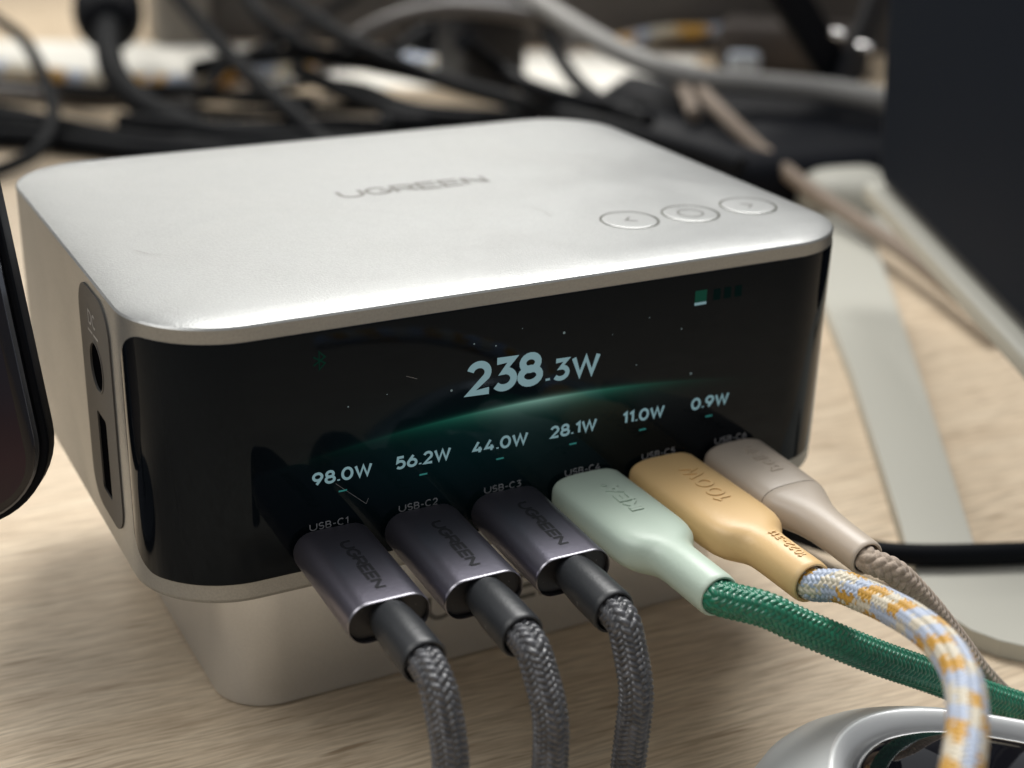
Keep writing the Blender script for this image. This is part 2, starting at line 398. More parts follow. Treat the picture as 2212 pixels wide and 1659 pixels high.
def ribbon(pl, w):
    P = [Vector((x, y)) for x, y in pl]
    closed = (P[0] - P[-1]).length < 1e-4
    if closed: P = P[:-1]
    n = len(P); Lv = []; Rv = []
    for i in range(n):
        a = P[i] - P[i - 1] if (i > 0 or closed) else None
        b = P[(i + 1) % n] - P[i] if (i < n - 1 or closed) else None
        a = a.normalized() if a is not None else b.normalized(); b = b.normalized() if b is not None else a
        na = Vector((-a.y, a.x)); nb = Vector((-b.y, b.x)); mm = na + nb
        if mm.length < 0.2: mm = na * 0.2
        mm.normalize(); k = min(1 / max(mm.dot(na), 0.35), 1.9)
        Lv.append(P[i] + mm * w / 2 * k); Rv.append(P[i] - mm * w / 2 * k)
    f = [(i, (i + 1) % n, n + (i + 1) % n, n + i) for i in range(n if closed else n - 1)]
    return Lv + Rv, f
def text(name, s, org, du, dv, h, m, parent, wx=1.0, weight=0.14, gap=0.22, depth=0.0, align='l', lift=0.03, slant=0.0):
    """flat (or raised by depth) letters; du = reading direction, dv = upright, org on the surface"""
    du, dv = Vector(du).normalized(), Vector(dv).normalized(); nn = du.cross(dv)
    total = sum(G[c][0] * wx + gap for c in s) - gap
    x = {'l': 0, 'c': -total / 2, 'r': -total}[align]
    V = []; Fc = []; si = 0
    for c in s:
        wd, strokes = G[c]
        for pl in strokes:
            pts = [(x + px * wx + py * slant, weight / 2 + py * (1 - weight)) for px, py in pl]
            rv, rf = ribbon(pts, weight); o0 = len(V); up = lift + 0.012 * (si % 5); si += 1
            if depth <= 0:
                V += [Vector(org) + du * p.x * h + dv * p.y * h + nn * up for p in rv]
                Fc += [tuple(o0 + i for i in q)[::-1] for q in rf]
            else:
                k = len(rv)
                V += [Vector(org) + du * p.x * h + dv * p.y * h + nn * (depth + up - lift) for p in rv]
                V += [Vector(org) + du * p.x * h + dv * p.y * h - nn * 0.1 for p in rv]
                Fc += [tuple(o0 + i for i in q)[::-1] for q in rf]
                cnt = {}
                for q in rf:
                    for a, b in zip(q, q[1:] + q[:1]): cnt[(a, b)] = 1
                for (a, b) in list(cnt):
                    if (b, a) not in cnt: Fc.append((o0 + a, o0 + b, o0 + b + k, o0 + a + k))
        x += wd * wx + gap
    return link(name, V, Fc, m, parent, smooth=False), total * h
def plate2d(name, outer, holes, to3d, thick, m, parent, bevel=0.0):
    """flat plate with real holes from 2-D outlines; to3d maps (u,v,n) to scene units"""
    cu = bpy.data.curves.new(name, 'CURVE'); cu.dimensions = '2D'; cu.fill_mode = 'BOTH'; cu.extrude = thick / 2
    cu.bevel_depth = bevel; cu.bevel_resolution = 2; cu.offset = -bevel
    for pl in [outer] + holes:
        sp = cu.splines.new('POLY'); sp.points.add(len(pl) - 1); sp.use_cyclic_u = True
        for q, p in zip(sp.points, pl): q.co = (p[0], p[1], 0, 1)
    tmp = bpy.data.objects.new('tmp', cu); COL.objects.link(tmp)
    dg = bpy.context.evaluated_depsgraph_get(); me = bpy.data.meshes.new_from_object(tmp.evaluated_get(dg))
    vs = [to3d(v.co.x, v.co.y, v.co.z) for v in me.vertices]; fs = [tuple(p.vertices) for p in me.polygons]
    bpy.data.objects.remove(tmp); bpy.data.curves.remove(cu); bpy.data.meshes.remove(me)
    o = link(name, vs, fs, m, parent, False)
    bm = bmesh.new(); bm.from_mesh(o.data); bmesh.ops.remove_doubles(bm, verts=bm.verts, dist=1e-7)
    bmesh.ops.recalc_face_normals(bm, faces=bm.faces); bm.to_mesh(o.data); bm.free()
    return o

# ------------------------------------------------------------------ setting: table and back panel
def sheet(name, x0, y0, x1, y1, z0, z1, m):
    v, f = loft([[(x0, y0, z0), (x1, y0, z0), (x1, y1, z0), (x0, y1, z0)], [(x0, y0, z1), (x1, y0, z1), (x1, y1, z1), (x0, y1, z1)]])
    o = link(name, v, f, m, None, False); o['kind'] = 'structure'; return o
sheet('tabletop', -700, -520, 1300, 1250, -26, 0, M['wood'])
# back panel stands behind the cable tangle
pa, pb = onz((345, 88), 0), onz((2300, 124), 0)
dirp = (pb - pa).normalized(); nrmp = Vector((-dirp.y, dirp.x, 0)); pb = pb + dirp * 200
v, f = loft([[pa, pb, pb + nrmp * 18, pa + nrmp * 18], [q + Vector((0, 0, 190)) for q in (pa, pb, pb + nrmp * 18, pa + nrmp * 18)]])
o = link('back_panel', v, f, M['wall'], None, False); o['kind'] = 'structure'

# ------------------------------------------------------------------ the charging station
W, D = 142.05, 110.4
ZB, ZK, ZS = 33.4, 37.2, 80.4
ROOT = (71, 0, ZB)
st = thing('charging_station', 'silver aluminium charging station with wraparound black display reading 238.3W', 'charger', ROOT)
prof = [(0.9, ZB), (0.25, ZB + 0.25), (0, ZB + 0.9), (0, 82.75), (0.32, 83.08), (0.7, 83.2), (1.6, 83.42), (3.2, 83.66), (6, 83.88), (10, 84.0), (16, 84.06), (24, 84.08)]
RC = 17.0
v, f = prism_rr(0, 0, W, D, RC, prof, 22)
body = link('body', v, f, M['alu'], st, True, 18)
# wraparound black panel: runs from the left side round both front corners
def outline_pt(s):
    """point and outward normal on the footprint; s=0 at front centre, +s to the right"""
    half = W / 2 - RC; q = RC * pi / 2; sg = 1 if s >= 0 else -1; a = abs(s)
    if a <= half: return Vector((71.025 + s, 0, 0)), Vector((0, -1, 0))
    if a <= half + q:
        t = (a - half) / RC; return Vector((71.025 + sg * (half + RC * sin(t)), RC - RC * cos(t), 0)), Vector((sg * sin(t), -cos(t), 0))
    y = RC + a - half - q; return Vector((71.025 + sg * W / 2, y, 0)), Vector((sg, 0, 0))
half = W / 2 - RC; q = RC * pi / 2
s0, s1 = -(half + q - 2.5), half + q - 2.5
rc = 6.5; ss = []
for k in range(15): ss.append(s0 + rc * (1 - cos(pi / 2 * k / 14)))
nk = 150
for k in range(1, nk): ss.append(s0 + rc + (s1 - s0 - 2 * rc) * k / nk)
for k in range(15): ss.append(s1 - rc * (1 - sin(pi / 2 * k / 14)))
rings = []
for s in ss:
    e = min(s - s0, s1 - s); cut = rc - sqrt(max(rc * rc - (rc - e) ** 2, 0)) if e < rc else 0
    lo, hi = ZK + cut, ZS - cut; p, n_ = outline_pt(s); o_, b_ = 0.14, 0.35
    ring = [p - n_ * 0.5 + Vector((0, 0, lo)), p + n_ * (o_ - 0.05) + Vector((0, 0, lo)), p + n_ * o_ + Vector((0, 0, lo + b_ * (hi - lo) / 43)), p + n_ * o_ + Vector((0, 0, hi - b_ * (hi - lo) / 43)), p + n_ * (o_ - 0.05) + Vector((0, 0, hi)), p - n_ * 0.5 + Vector((0, 0, hi))]
    rings.append(ring)
v, f = loft(rings, True, True, True)
panel = link('display_panel', v, [t[::-1] for t in f], M['screen'], st, True, 30)
YF = -0.15
def flat(name, pts, m, parent, y=YF - 0.02):
    return link(name, [(a, y, b) for a, b in pts], [tuple(range(len(pts)))], m, parent, False)
# readouts
text('power_readout', '238', (55.9, YF, 64.0), (1, 0, 0), (0, 0, 1), 6.5, M['txt'], panel, 0.95, 0.205, 0.2)
text('power_readout', '.3W', (71.3, YF, 64.05), (1, 0, 0), (0, 0, 1), 4.35, M['txt'], panel, 1.02, 0.205, 0.28)
for i, s in enumerate(('98.0W', '56.2W', '44.0W', '28.1W', '11.0W', '0.9W')):
    text('port_readout', s, (32.26 + 15 * i, YF, 52.85), (1, 0, 0), (0, 0, 1), 2.5, M['txt_small'], panel, 0.98, 0.195, 0.27, align='c')
    x = 32.26 + 15 * i
    flat('dash', [(x - .75, 50.85), (x + .75, 50.85), (x + .75, 51.15), (x - .75, 51.15)], M['bar'], panel)
for i in range(6):
    text('port_label', 'USB-C%d' % (i + 1) if i != 5 else 'USB-C6', (29.65 + 16.66 * i, YF, 44.55 - 0.0 * i), (1, 0, 0), (0, 0, 1), 1.36, M['port_label'], panel, 1.0, 0.14, 0.30, align='c')
flat('battery_icon', [(101.9, 74.75), (104.5, 74.75), (104.5, 77.0), (101.9, 77.0)], M['icon_batt'], panel)
flat('battery_level', [(101.9, 74.15), (104.5, 74.15), (104.5, 74.68), (101.9, 74.68)], M['txt'], panel)
for k in range(3): flat('dim_icon', [(106 + 2.4 * k, 74.6), (107.6 + 2.4 * k, 74.6), (107.6 + 2.4 * k, 76.8), (106 + 2.4 * k, 76.8)], M['icon_dim'], panel)
zz = [((27.6, 74.6), (29.6, 75.9), (28.6, 76.9), (28.6, 73.8), (29.6, 74.8), (27.6, 76.1))]
rv, rf = ribbon(zz[0], 0.28); link('bluetooth_icon', [(p.x, YF - 0.03, p.y) for p in rv], rf, M['icon_green'], panel, False)
for k, (x, z) in enumerate([(56.7, 73.8), (60.9, 72.8), (74.4, 73.1), (52.5, 65.9), (92.2, 73.3), (99.4, 70), (90, 64.4), (102.3, 60.6), (33.5, 66.3), (40.5, 67.3), (66, 75.2), (84.5, 71.2)]):
    r = (0.16, 0.16, 0.26, 0.24, 0.12, 0.16, 0.13, 0.24, 0.14, 0.10, 0.09, 0.09)[k]
    flat('star', [(x + r * cos(t * pi / 4), z + r * sin(t * pi / 4)) for t in range(8)], M['star'], panel)
for (x0_, z0_, x1_, z1_) in ((31.0, 52.6, 36.5, 47.6), (36.5, 47.6, 36.9, 48.6), (44.0, 70.0, 46.0, 69.2)):
    rv, rf = ribbon([(x0_, z0_), (x1_, z1_)], 0.06); link('scratch', [(p.x, YF - 0.02, p.y) for p in rv], rf, M['port_label'], panel, False)
# ports behind the plugs
PX = [29.75, 46.5, 63.2, 79.9, 96.5, 113.1]; PZ = 41.6
for x in PX:
    o = [(x + a, PZ + b) for a, b in rrect(-5.2, -1.9, 5.2, 1.9, 1.85, 6)]
    flat('usb_port', o, M['hole'], panel, YF - 0.01)
# top logo and round buttons
ZT = 84.02
text('logo', 'UGREEN', (56.8, 58.0, ZT + 0.05), (1, 0.0, 0), (0, 1, 0), 5.4, M['ink_grey'], body, 0.96, 0.18, 0.21)
def ring2(cx, cy, r0, r1, n=48):
    return [(cx + r0 * cos(2 * pi * k / n), cy + r0 * sin(2 * pi * k / n)) for k in range(n)], [(cx + r1 * cos(2 * pi * k / n), cy + r1 * sin(2 * pi * k / n)) for k in range(n)]
for k, d in enumerate(((1574, 551), (1726, 534.6), (1870, 515))):
    c = onz((d[0] * 2212 / 2560, d[1] * 2212 / 2560), ZT)
    n = 48; R0 = 5.45
    rr = [[(c.x + r * cos(2 * pi * j / n), c.y + r * sin(2 * pi * j / n), z) for j in range(n)] for r, z in ((R0 + .42, ZT - .2), (R0 + .41, ZT + .10), (R0, ZT + .10), (R0 - .02, ZT - .1))]
    vv, ff = loft(rr, False, False); link('button_gap', vv, ff, M['gap'], st, True, 40)
    rr = [[(c.x + r * cos(2 * pi * j / n), c.y + r * sin(2 * pi * j / n), z) for j in range(n)] for r, z in ((R0 - .02, ZT - .2), (R0 - .02, ZT + .06), (R0 - .15, ZT + .13), (R0 - .6, ZT + .14), (0.4, ZT + .13))]
    vv, ff = loft(rr); b = link('button', vv, ff, M['alu'], st, True, 40)
    mk = {0: [[(.9, 1.5), (-.9, 0), (.9, -1.5)]], 1: [arc(0, 0, 2.5, 2.5, 0, 360, 32)], 2: [[(-.9, 1.5), (.9, 0), (-.9, -1.5)]]}[k]
    for pl in mk:
        rv, rf = ribbon(pl, 0.40); link('button_mark', [(c.x + p.x, c.y + p.y, ZT + .17) for p in rv], [t[::-1] for t in rf], M['engrave'], b, False)
# faint scratches on the lid
for (a, b2) in (((1175, 455), (1191, 468)), ((290, 540), (320, 548)), ((320, 548), (352, 549)), ((1150, 448), (1175, 455))):
    A, B = onz(a, ZT + .12), onz(b2, ZT + .12); d = (B - A).normalized(); sN = Vector((-d.y, d.x, 0)) * 0.07
    link('scratch', [A - sN, B - sN, B + sN, A + sN], [(0, 1, 2, 3)], M['scuff'], body, False)
# grey port plate on the left side
def left3d(u, v_, n): return (-0.02 - n, -u, v_)     # u runs towards the front
po = [(-u, v_) for u, v_ in [(x, y) for x, y in rrect(20.6, 38.6, 41.6, 82.0 - 0.8, 6.2, 10)]]
hole1 = [(-31.2 + 4.3 * cos(2 * pi * k / 28), 67.3 + 4.5 * sin(2 * pi * k / 28)) for k in range(28)]
hole2 = [(-a, b) for a, b in rrect(27.6, 43.0, 34.0, 58.3, 0.7, 3)]
side = plate2d('side_port_plate', po, [hole1, hole2], lambda a, b, n: (-0.16 + n, -a, b), 0.3, M['plate'], st)
link('dc_socket', [(-0.03, -a, b) for a, b in hole1], [tuple(range(28))], M['hole'], side, False)
link('usb_a_socket', [(-0.03, -a, b) for a, b in hole2], [tuple(range(len(hole2)))], M['hole'], side, False)
rr = [[(x, 31.2 + r * cos(2 * pi * k / 28), 67.3 + r * sin(2 * pi * k / 28)) for k in range(28)] for r, x in ((4.3, -.05), (4.35, -.42), (4.7, -.42), (4.75, -.2))]
vv, ff = loft(rr, False, False); link('socket_rim', vv, ff, M['plate'], side, True, 40)
text('dc_label', 'DC', (-0.32, 34.4, 74.4), (0, -1, 0), (0, 0, 1), 2.7, M['port_ink'], side, 0.95, 0.16, 0.3)
for a, b in ((35.4, 72.9), (31.6, 72.9)):
    link('dc_mark', [(-0.34, a, b), (-0.34, a - 3.2, b), (-0.34, a - 3.2, b + .45), (-0.34, a, b + .45)], [(0, 1, 2, 3)], M['port_ink'], side, False)

# ------------------------------------------------------------------ power adapter under the station
pw = thing('power_adapter', 'silver aluminium block standing under the display station', 'power adapter', (71, 55, 0))
I = 15.0
v, f = prism_rr(I, I, W - I, D - I + 2, 11.0, [(1.2, 0.0), (0.35, .35), (0, 1.2), (0, 32.4), (.3, 33.0), (.9, 33.3)], 20)
pbody = link('body', v, f, M['alu_low'], pw, True, 38)
text('logo', 'UGREEN', (55.6, I, 10.3), (1, 0, 0), (0, 0, 1), 6.0, M['ink_grey'], pbody, 0.92, 0.17, 0.24)

# ------------------------------------------------------------------ plugs and cables
def stad(w_, h_, n=14):
    r = h_ / 2; o = []
    for sg, a0 in ((1, -90), (-1, 90)):
        for k in range(n + 1):
            t = radians(a0 + 180 * k / n); o.append((sg * (w_ / 2 - r) + r * cos(t), r * sin(t)))
    return o
def sec(cx, cz, y, w_, h_, n=14): return [(cx + a, y, cz + b) for a, b in stad(w_, h_, n)]
def supersec(cx, cz, y, w_, h_, e, n=48):
    o = []
    for k in range(n):
        t = 2 * pi * k / n; c_, s_ = cos(t), sin(t)
        o.append((cx + w_ / 2 * math.copysign(abs(c_) ** (2 / e), c_), y, cz + h_ / 2 * math.copysign(abs(s_) ** (2 / e), s_)))
    return o
def droop(y): return PZ + 0.035 * y
def tongue(parent, x):
    v, f = loft([sec(x, PZ, 0.4, 8.6, 2.9, 6), sec(x, PZ, -1.6, 8.6, 2.9, 6)]); link('usb_c_tip', v, f, M['steel'], parent)

def grey_col(yi, s, th, h):
    rnd = ((yi[1] * 7919 + yi[2] * 104729 + yi[0] * 31) % 97) / 97
    g = 0.05 + 0.075 * rnd * rnd
    return (g * .96, g * 0.98, g * 1.08)
def grey_cable(i, pts, label):
    x = PX[i]; t = thing('grey_usb_cable', label, 'cable', (x, -20, PZ), 'grey braided cables with dark metal plugs')
    w_, h_ = 14.3, 7.2
    pr = [(-0.9, 13.2, 6.1), (-1.1, 14.0, 6.9), (-1.7, w_, h_), (-25.2, w_, h_)]
    rings = [sec(x, droop(y), y, a, b) for y, a, b in pr]
    v, f = loft(rings, True, False); sh = link('plug_shell', v, f, M['shell'], t, True, 40)
    rings = [sec(x, droop(-25.2), y, a, b) for y, a, b in ((-25.2, w_, h_), (-25.6, w_ - .1, h_ - .1), (-25.7, w_ - .3, h_ - .3), (-25.55, w_ - .6, h_ - .6), (-24.2, w_ - .75, h_ - .75))]
    v, f = loft(rings, False, False); link('shell_rim', v, f, M['shell_rim'], sh, True, 50)
    v, f = loft([sec(x, droop(-25), -23.2, w_ - .76, h_ - .76), sec(x, droop(-25), -24.75, w_ - .76, h_ - .76)]); link('plug_insert', v, f, M['shell_in'], sh, True, 40)
    text('logo', 'UGREEN', (x - 1.05, -6.7, droop(-6.7) + h_ / 2), (0, -1, -0.035), (1, 0, 0), 2.35, M['dark_ink'], sh, 1.04, 0.235, 0.22)
    tongue(t, x)
    c = lambda y: Vector((x, y, droop(y) + 0.1))
    n = 30; rg = []
    for y, r in ((-24.4, 3.2), (-25.6, 3.3), (-27.5, 3.55), (-31, 3.78), (-37.8, 3.85), (-38.5, 3.8), (-38.8, 3.6), (-38.8, 3.3), (-38.2, 3.1), (-36, 3.0)):
        rg.append([c(y) + Vector((r * cos(2 * pi * k / n), 0, r * sin(2 * pi * k / n))) for k in range(n)])
    v, f = loft(rg, True, False); link('strain_relief', v, f, M['boot'], t, True, 45)
    braid('braided_sleeve', [c(-36.2), c(-41)] + pts, 2.95, M['yarn_grey'], t, grey_col, 10, 0.50, 0.50, 'twill', 120, 0.095)
    return t
for o_ in ():
    pass
gp = [
    (0, [(950, 1500), (966, 1580), (974, 1660), (972, 1760)], (0, 0.3, 0.4, 0.3), 'leftmost grey braided cable, dark metal plug below the 98.0W reading'),
    (1, [(1160, 1430), (1186, 1530), (1190, 1610), (1180, 1760)], (0, .2, .3, .2), 'middle grey braided cable, dark metal plug below the 56.2W reading'),
    (2, [(1358, 1390), (1374, 1490), (1366, 1580), (1345, 1740)], (0, 0, 0, 0), 'rightmost of three grey braided cables, its plug beside the mint green one'),
]
for i, ds, ox, lab in gp:
    grey_cable(i, [onx(d, PX[i] + k) for d, k in zip(ds, ox)], lab)

YAW = {3: 0.043, 4: 0.045, 5: -0.02}
def bx(i, y): return PX[i] + YAW[i] * max(-y - 2, 0)
def moulded(i, name, label, m, stations, slen=0):
    t = thing(name, label, 'cable', (PX[i], -20, PZ))
    rings = [supersec(bx(i, y), droop(y) + dz, y, a, b, e) for y, a, b, e, dz in stations]
    v, f = loft(rings, True, False); sh = link('plug_housing', v, f, m, t, True, 50)
    tongue(t, PX[i]); return t, sh
E_ = 3.4
boot = lambda y, r: (y, 2 * r, 2 * r, 2.0, 0)
# mint plug, green cable
MT = [(-0.8, 13.2, 6.2, E_, 0), (-1.0, 14.2, 7.1, E_, 0), (-1.8, 14.6, 7.5, E_, 0), (-10, 14.8, 7.6, E_, 0), (-21, 14.8, 7.6, E_, 0), (-23.2, 14.5, 7.6, 3.2, 0), (-25.2, 13.4, 7.55, 2.9, 0), (-26.6, 11.6, 7.5, 2.5, 0), (-27.6, 9.9, 7.45, 2.2, 0), (-28.8, 8.6, 7.4, 2.05, 0), (-30.5, 8.0, 7.5, 2, 0), (-33, 7.8, 7.6, 2, 0), (-40.6, 7.75, 7.7, 2, 0), (-41.3, 7.6, 7.5, 2, 0), (-41.6, 7.2, 7.1, 2, 0), (-41.6, 6.6, 6.5, 2, 0), (-41.3, 6.2, 6.1, 2, 0), (-39.5, 6.0, 5.9, 2, 0)]
t4, sh4 = moulded(3, 'green_usb_cable', 'green braided cable with a mint green rubber plug', M['mint'], MT)
text('embossed_logo', 'IKEAo', (bx(3, -12) + 2.0, -17.2, droop(-13) + 3.78), (0, 1, 0.035), (-1, 0, 0), 3.1, M['mint'], sh4, 0.92, 0.22, 0.24, depth=0.12)
def green_col(yi, s, th, h):
    k = ((yi[1] * 7919 + yi[2] * 104729) % 89) / 89
    return (0.003 + .002 * k, 0.13 + .06 * k, 0.068 + .034 * k)
c3 = lambda y: Vector((bx(3, y), y, droop(y)))
braid('braided_sleeve', [c3(-39.5), c3(-42.2)] + [ony((1650, 1316), -47.2), ony((1720, 1348), -50), ony((1800, 1382), -52.5), ony((1900, 1422), -54), ony((2010, 1460), -55), ony((2130, 1506), -56), ony((2250, 1548), -58), ony((2400, 1630), -61)], 3.06, M['yarn_green'], t4, green_col, 14, 0.50, 0.30, 'twill', 154, 0.10)
# apricot plug, multicolour cable
AP = [(y - (3.0 if y < -22 else 2.0 if y < -20 else 0), a, b, e, d) for y, a, b, e, d in MT]
t5, sh5 = moulded(4, 'multicolour_usb_cable', 'yellow, blue and cream braided cable with an apricot rubber plug, looping over the silver mouse', M['apricot'], AP)
text('embossed_rating', '100W', (bx(4, -15) + 2.1, -20.6, droop(-15) + 3.74), (0, 1, 0.035), (-1, 0, 0), 3.6, M['apricot'], sh5, 0.95, 0.17, 0.30, depth=0.09)
text('embossed_code', '1022-311', (bx(4, -38) + 1.0, -42.0, droop(-37) + 3.74), (0, 1, 0.035), (-1, 0, 0), 1.7, M['apricot'], sh5, 0.85, 0.17, 0.28, depth=0.035)
PAL = [(0.56, 0.30, 0.035), (0.42, 0.48, 0.60), (0.62, 0.56, 0.44)]
def multi_col(yi, s, th, h):
    colm = int(th * 9 + 0.35 * ((yi[0] + yi[2]) % 2)) % 9
    q_ = s + (0, 6.1, 2.4, 9.3, 4.0, 11.2, 1.1, 7.4, 3.3)[colm] + 0.5 * ((yi[1] * 3 + yi[2]) % 3)
    k = int(q_ // 4.1) % 6
    return PAL[((0, 1, 2, 1, 0, 2), (2, 0, 1, 2, 1, 0), (1, 2, 1, 0, 2, 1))[colm % 3][k]]
c4 = lambda y: Vector((bx(4, y), y, droop(y)))
braid('braided_sleeve', [c4(-42.5), c4(-45.2)] + [ony((1812, 1266), -49.5), ony((1860, 1284), -54), ony((1915, 1308), -60), ony((1975, 1342), -68), ony((2035, 1392), -78), ony((2078, 1462), -88), ony((2090, 1550), -96), ony((2080, 1650), -103), ony((2055, 1770), -109)], 2.85, M['yarn_multi'], t5, multi_col, 14, 0.48, 0.28, 'twill', 154, 0.10)
# beige plug and cable
SD = [(-0.8, 12.6, 6.0, 3, 0), (-1.0, 13.4, 6.8, 3, 0), (-1.9, 13.9, 7.3, 3, 0), (-12, 14.0, 7.4, 3, 0), (-19.6, 13.9, 7.4, 2.9, 0), (-19.9, 13.6, 7.2, 2.9, 0)]
SB = [(-20.05, 13.6, 7.2, 2.9, 0), (-20.4, 13.8, 7.35, 2.9, 0), (-22, 13.2, 7.3, 2.7, 0), (-24.5, 11.2, 7.1, 2.4, 0), (-27, 9.3, 6.9, 2.15, 0), (-30, 8.0, 6.7, 2, 0), (-34, 7.3, 6.5, 2, 0), (-41.5, 6.9, 6.5, 2, 0), (-42.1, 6.7, 6.3, 2, 0), (-42.3, 6.2, 5.9, 2, 0), (-42.2, 5.6, 5.3, 2, 0), (-40.5, 5.2, 5.0, 2, 0)]
t6, sh6 = moulded(5, 'beige_usb_cable', 'beige cloth braided cable with a sand beige plug in the last port', M['sand'], SD)
rings = [supersec(bx(5, y), droop(y), y, a, b, e) for y, a, b, e, dz in SB]
v, f = loft(rings, True, False); link('strain_relief', v, f, M['sand'], t6, True, 50)
v, f = loft([supersec(bx(5, -20), droop(-20), y, 13.35, 7.0, 2.9) for y in (-19.7, -20.3)]); link('seam', v, f, M['seam'], t6, True, 40)
text('embossed_logo', 'belkin', (bx(5, -10) + 1.9, -14.6, droop(-10) + 3.64), (0, 1, 0.035), (-1, 0, 0), 3.2, M['sand'], sh6, 0.95, 0.17, 0.27, depth=0.08)
def sand_col(yi, s, th, h):
    k = ((yi[1] * 7919 + yi[2] * 104729) % 83) / 83
    return (0.36 + .10 * k, 0.29 + .08 * k, 0.225 + .07 * k)
c5 = lambda y: Vector((bx(5, y), y, droop(y)))
braid('braided_sleeve', [c5(-40.6), c5(-43.2)] + [ony((1935, 1238), -46), ony((2000, 1304), -47.5), ony((2060, 1380), -48.5), ony((2120, 1460), -49.5), onz((2195, 1530), 3.2), onz((2330, 1610), 3.2)], 2.42, M['yarn_sand'], t6, sand_col, 6, 0.72, 0.40, 'twill', 96, 0.13)

# ------------------------------------------------------------------ black cable crossing the stand
tag(tube('black_cable', [onz((1560, 1130), 3), onz((1680, 1140), 3.2), onz((1780, 1170), 5), onz((1880, 1190), 6.6), onz((2000, 1199), 6.8), onz((2212, 1194), 6.8), onz((2420, 1185), 6.8)], 2.45, M['rubber'], None, 2.0, 24),
    'thick black cable running behind the beige plug across the cream stand base', 'cable')

# ------------------------------------------------------------------ cream stand and dark tablet on the right
sd = thing('tablet_stand', 'cream metal stand with a flat open base, holding the dark tablet', 'stand', (225, 80, 0))
def P2(d, z=4.0): q = onz(d, z); return (q.x, q.y)
outer = [P2(d) for d in ((1745, 560), (1790, 680), (1840, 805), (1900, 990), (1944, 1130), (1962, 1195), (1980, 1240), (2010, 1290), (2050, 1330), (2100, 1362), (2160, 1384), (2230, 1400), (2400, 1420))]
outer += [(300, -40), (380, 40), (400, 150), (345, 240), (300, 215)]
hole = [P2(d) for d in ((1878, 490), (1925, 620), (1985, 800), (2050, 1000), (2104, 1172), (2135, 1192), (2212, 1194))] + [(285, 0), (345, 70), (352, 150), (335, 190)]
plate2d('base_plate', outer, [hole], lambda a, b, n: (a, b, 2.1 + n), 3.4, M['cream'], sd, 0.35)
LA, LB = onz((1895, 412), 40), onz((2212, 752), 40); ld = (LB - LA).normalized(); LB = LB + ld * 25
away = Vector((0, 0, 1)).cross(ld); away = away if away.dot(LA - CAM_LOC) > 0 else -away
def bar_box(A, B, u, w_, h_, r=1.2):
    """rounded bar from A to B, section w_ along u and h_ vertical"""
    up = Vector((0, 0, 1)); t = (B - A).normalized(); rings = []
    for k, ins in ((0, r), (r * .3, r * .3), (r, 0)):
        rings.append([A + t * k + u * a + up * b for a, b in rrect(-w_ / 2 + ins, -h_ / 2 + ins, w_ / 2 - ins, h_ / 2 - ins, r, 4)])
    for k, ins in ((r, 0), (r * .3, r * .3), (0, r)):
        rings.append([B - t * k + u * a + up * b for a, b in rrect(-w_ / 2 + ins, -h_ / 2 + ins, w_ / 2 - ins, h_ / 2 - ins, r, 4)])
    return loft(rings)
v, f = bar_box(LA, LB, away, 9, 5.5); link('ledge', v, f, M['cream'], sd, True, 40)
# hinge post rising from the back of the base up to the ledge
hc = onz((1815, 388), 12)
rings = []
for z, sx in ((4, 23), (9, 23), (13, 22), (16, 19), (17.5, 14), (18, 7)):
    rings.append([Vector((hc.x, hc.y, z)) + ld * a + away * b for a, b in rrect(-sx, -sx * .8, sx, sx * .8, sx * .55, 6)])
v, f = loft(rings); link('hinge_post', v, f, M['cream'], sd, True, 50)
tb = thing('tablet', 'large dark tablet leaning on the cream stand, at the right edge', 'tablet', tuple(LA))
up = (Vector((0, 0, 1)) - away * 0.07).normalized(); nface = ld.cross(up); nface = nface if nface.dot(CAM_LOC - LA) > 0 else -nface
TA = LA + Vector((0, 0, 4.6)) + ld * 1.0
def slab(name, m, d0, d1, ins, parent, r=7):
    pl = rrect(ins, ins, 163 - ins, 100 - ins, r, 8); q0 = [TA + ld * a + up * b + nface * d0 for a, b in pl]; q1 = [TA + ld * a + up * b + nface * d1 for a, b in pl]
    v, f = loft([q0, q1]); return link(name, v, f, m, parent, True, 40)
slab('tablet_case', M['box_grey'], -6, 0, 0, tb); slab('tablet_glass', M['slab_dark'], -1, 0.4, 2.0, tb, 6)

# ------------------------------------------------------------------ phone at the left edge
ph = thing('phone', 'dark phone with polished frame standing at the left edge of the photo', 'phone', (-20, 22, 45))
pc = ond((92, 1000), 268)                 # lower right corner region
hx = Vector((cos(radians(-22)), sin(radians(-22)), 0)); pn = Vector((hx.y, -hx.x, 0)); pn = pn if pn.dot(CAM_LOC - pc) > 0 else -pn
pu = (Vector((0, 0, 1)) - pn * 0.16 - hx * 0.145).normalized(); hx = (hx - pu * hx.dot(pu)).normalized(); pn = hx.cross(pu); pn = pn if pn.dot(CAM_LOC - pc) > 0 else -pn
PW, PH = 71, 148
PO = pc - hx * (PW - 0.2) - pu * 9.0
def pslab(name, m, prof, parent, r):
    rings = [[PO + hx * a + pu * b + pn * d for a, b in rrect(i_, i_, PW - i_, PH - i_, max(r - i_, .5), 12)] for i_, d in prof]
    v, f = loft(rings); return link(name, v, f, m, parent, True, 35)
ph.location = PO * U
pslab('phone_frame', M['phone_frame'], [(.6, -7.6), (.1, -7.1), (0, -6.4), (0, -1.2), (.1, -.5), (.7, 0)], ph, 14)
pslab('phone_case', M['black_plastic'], [(-.75, -8.2), (-1.1, -7.6), (-1.1, -2.6), (-.8, -2.2), (-.02, -2.15), (-.02, -8.0)], ph, 14)
pslab('phone_glass', M['phone_glass'], [(.8, -.6), (.8, .22), (1.1, .38)], ph, 13.2)
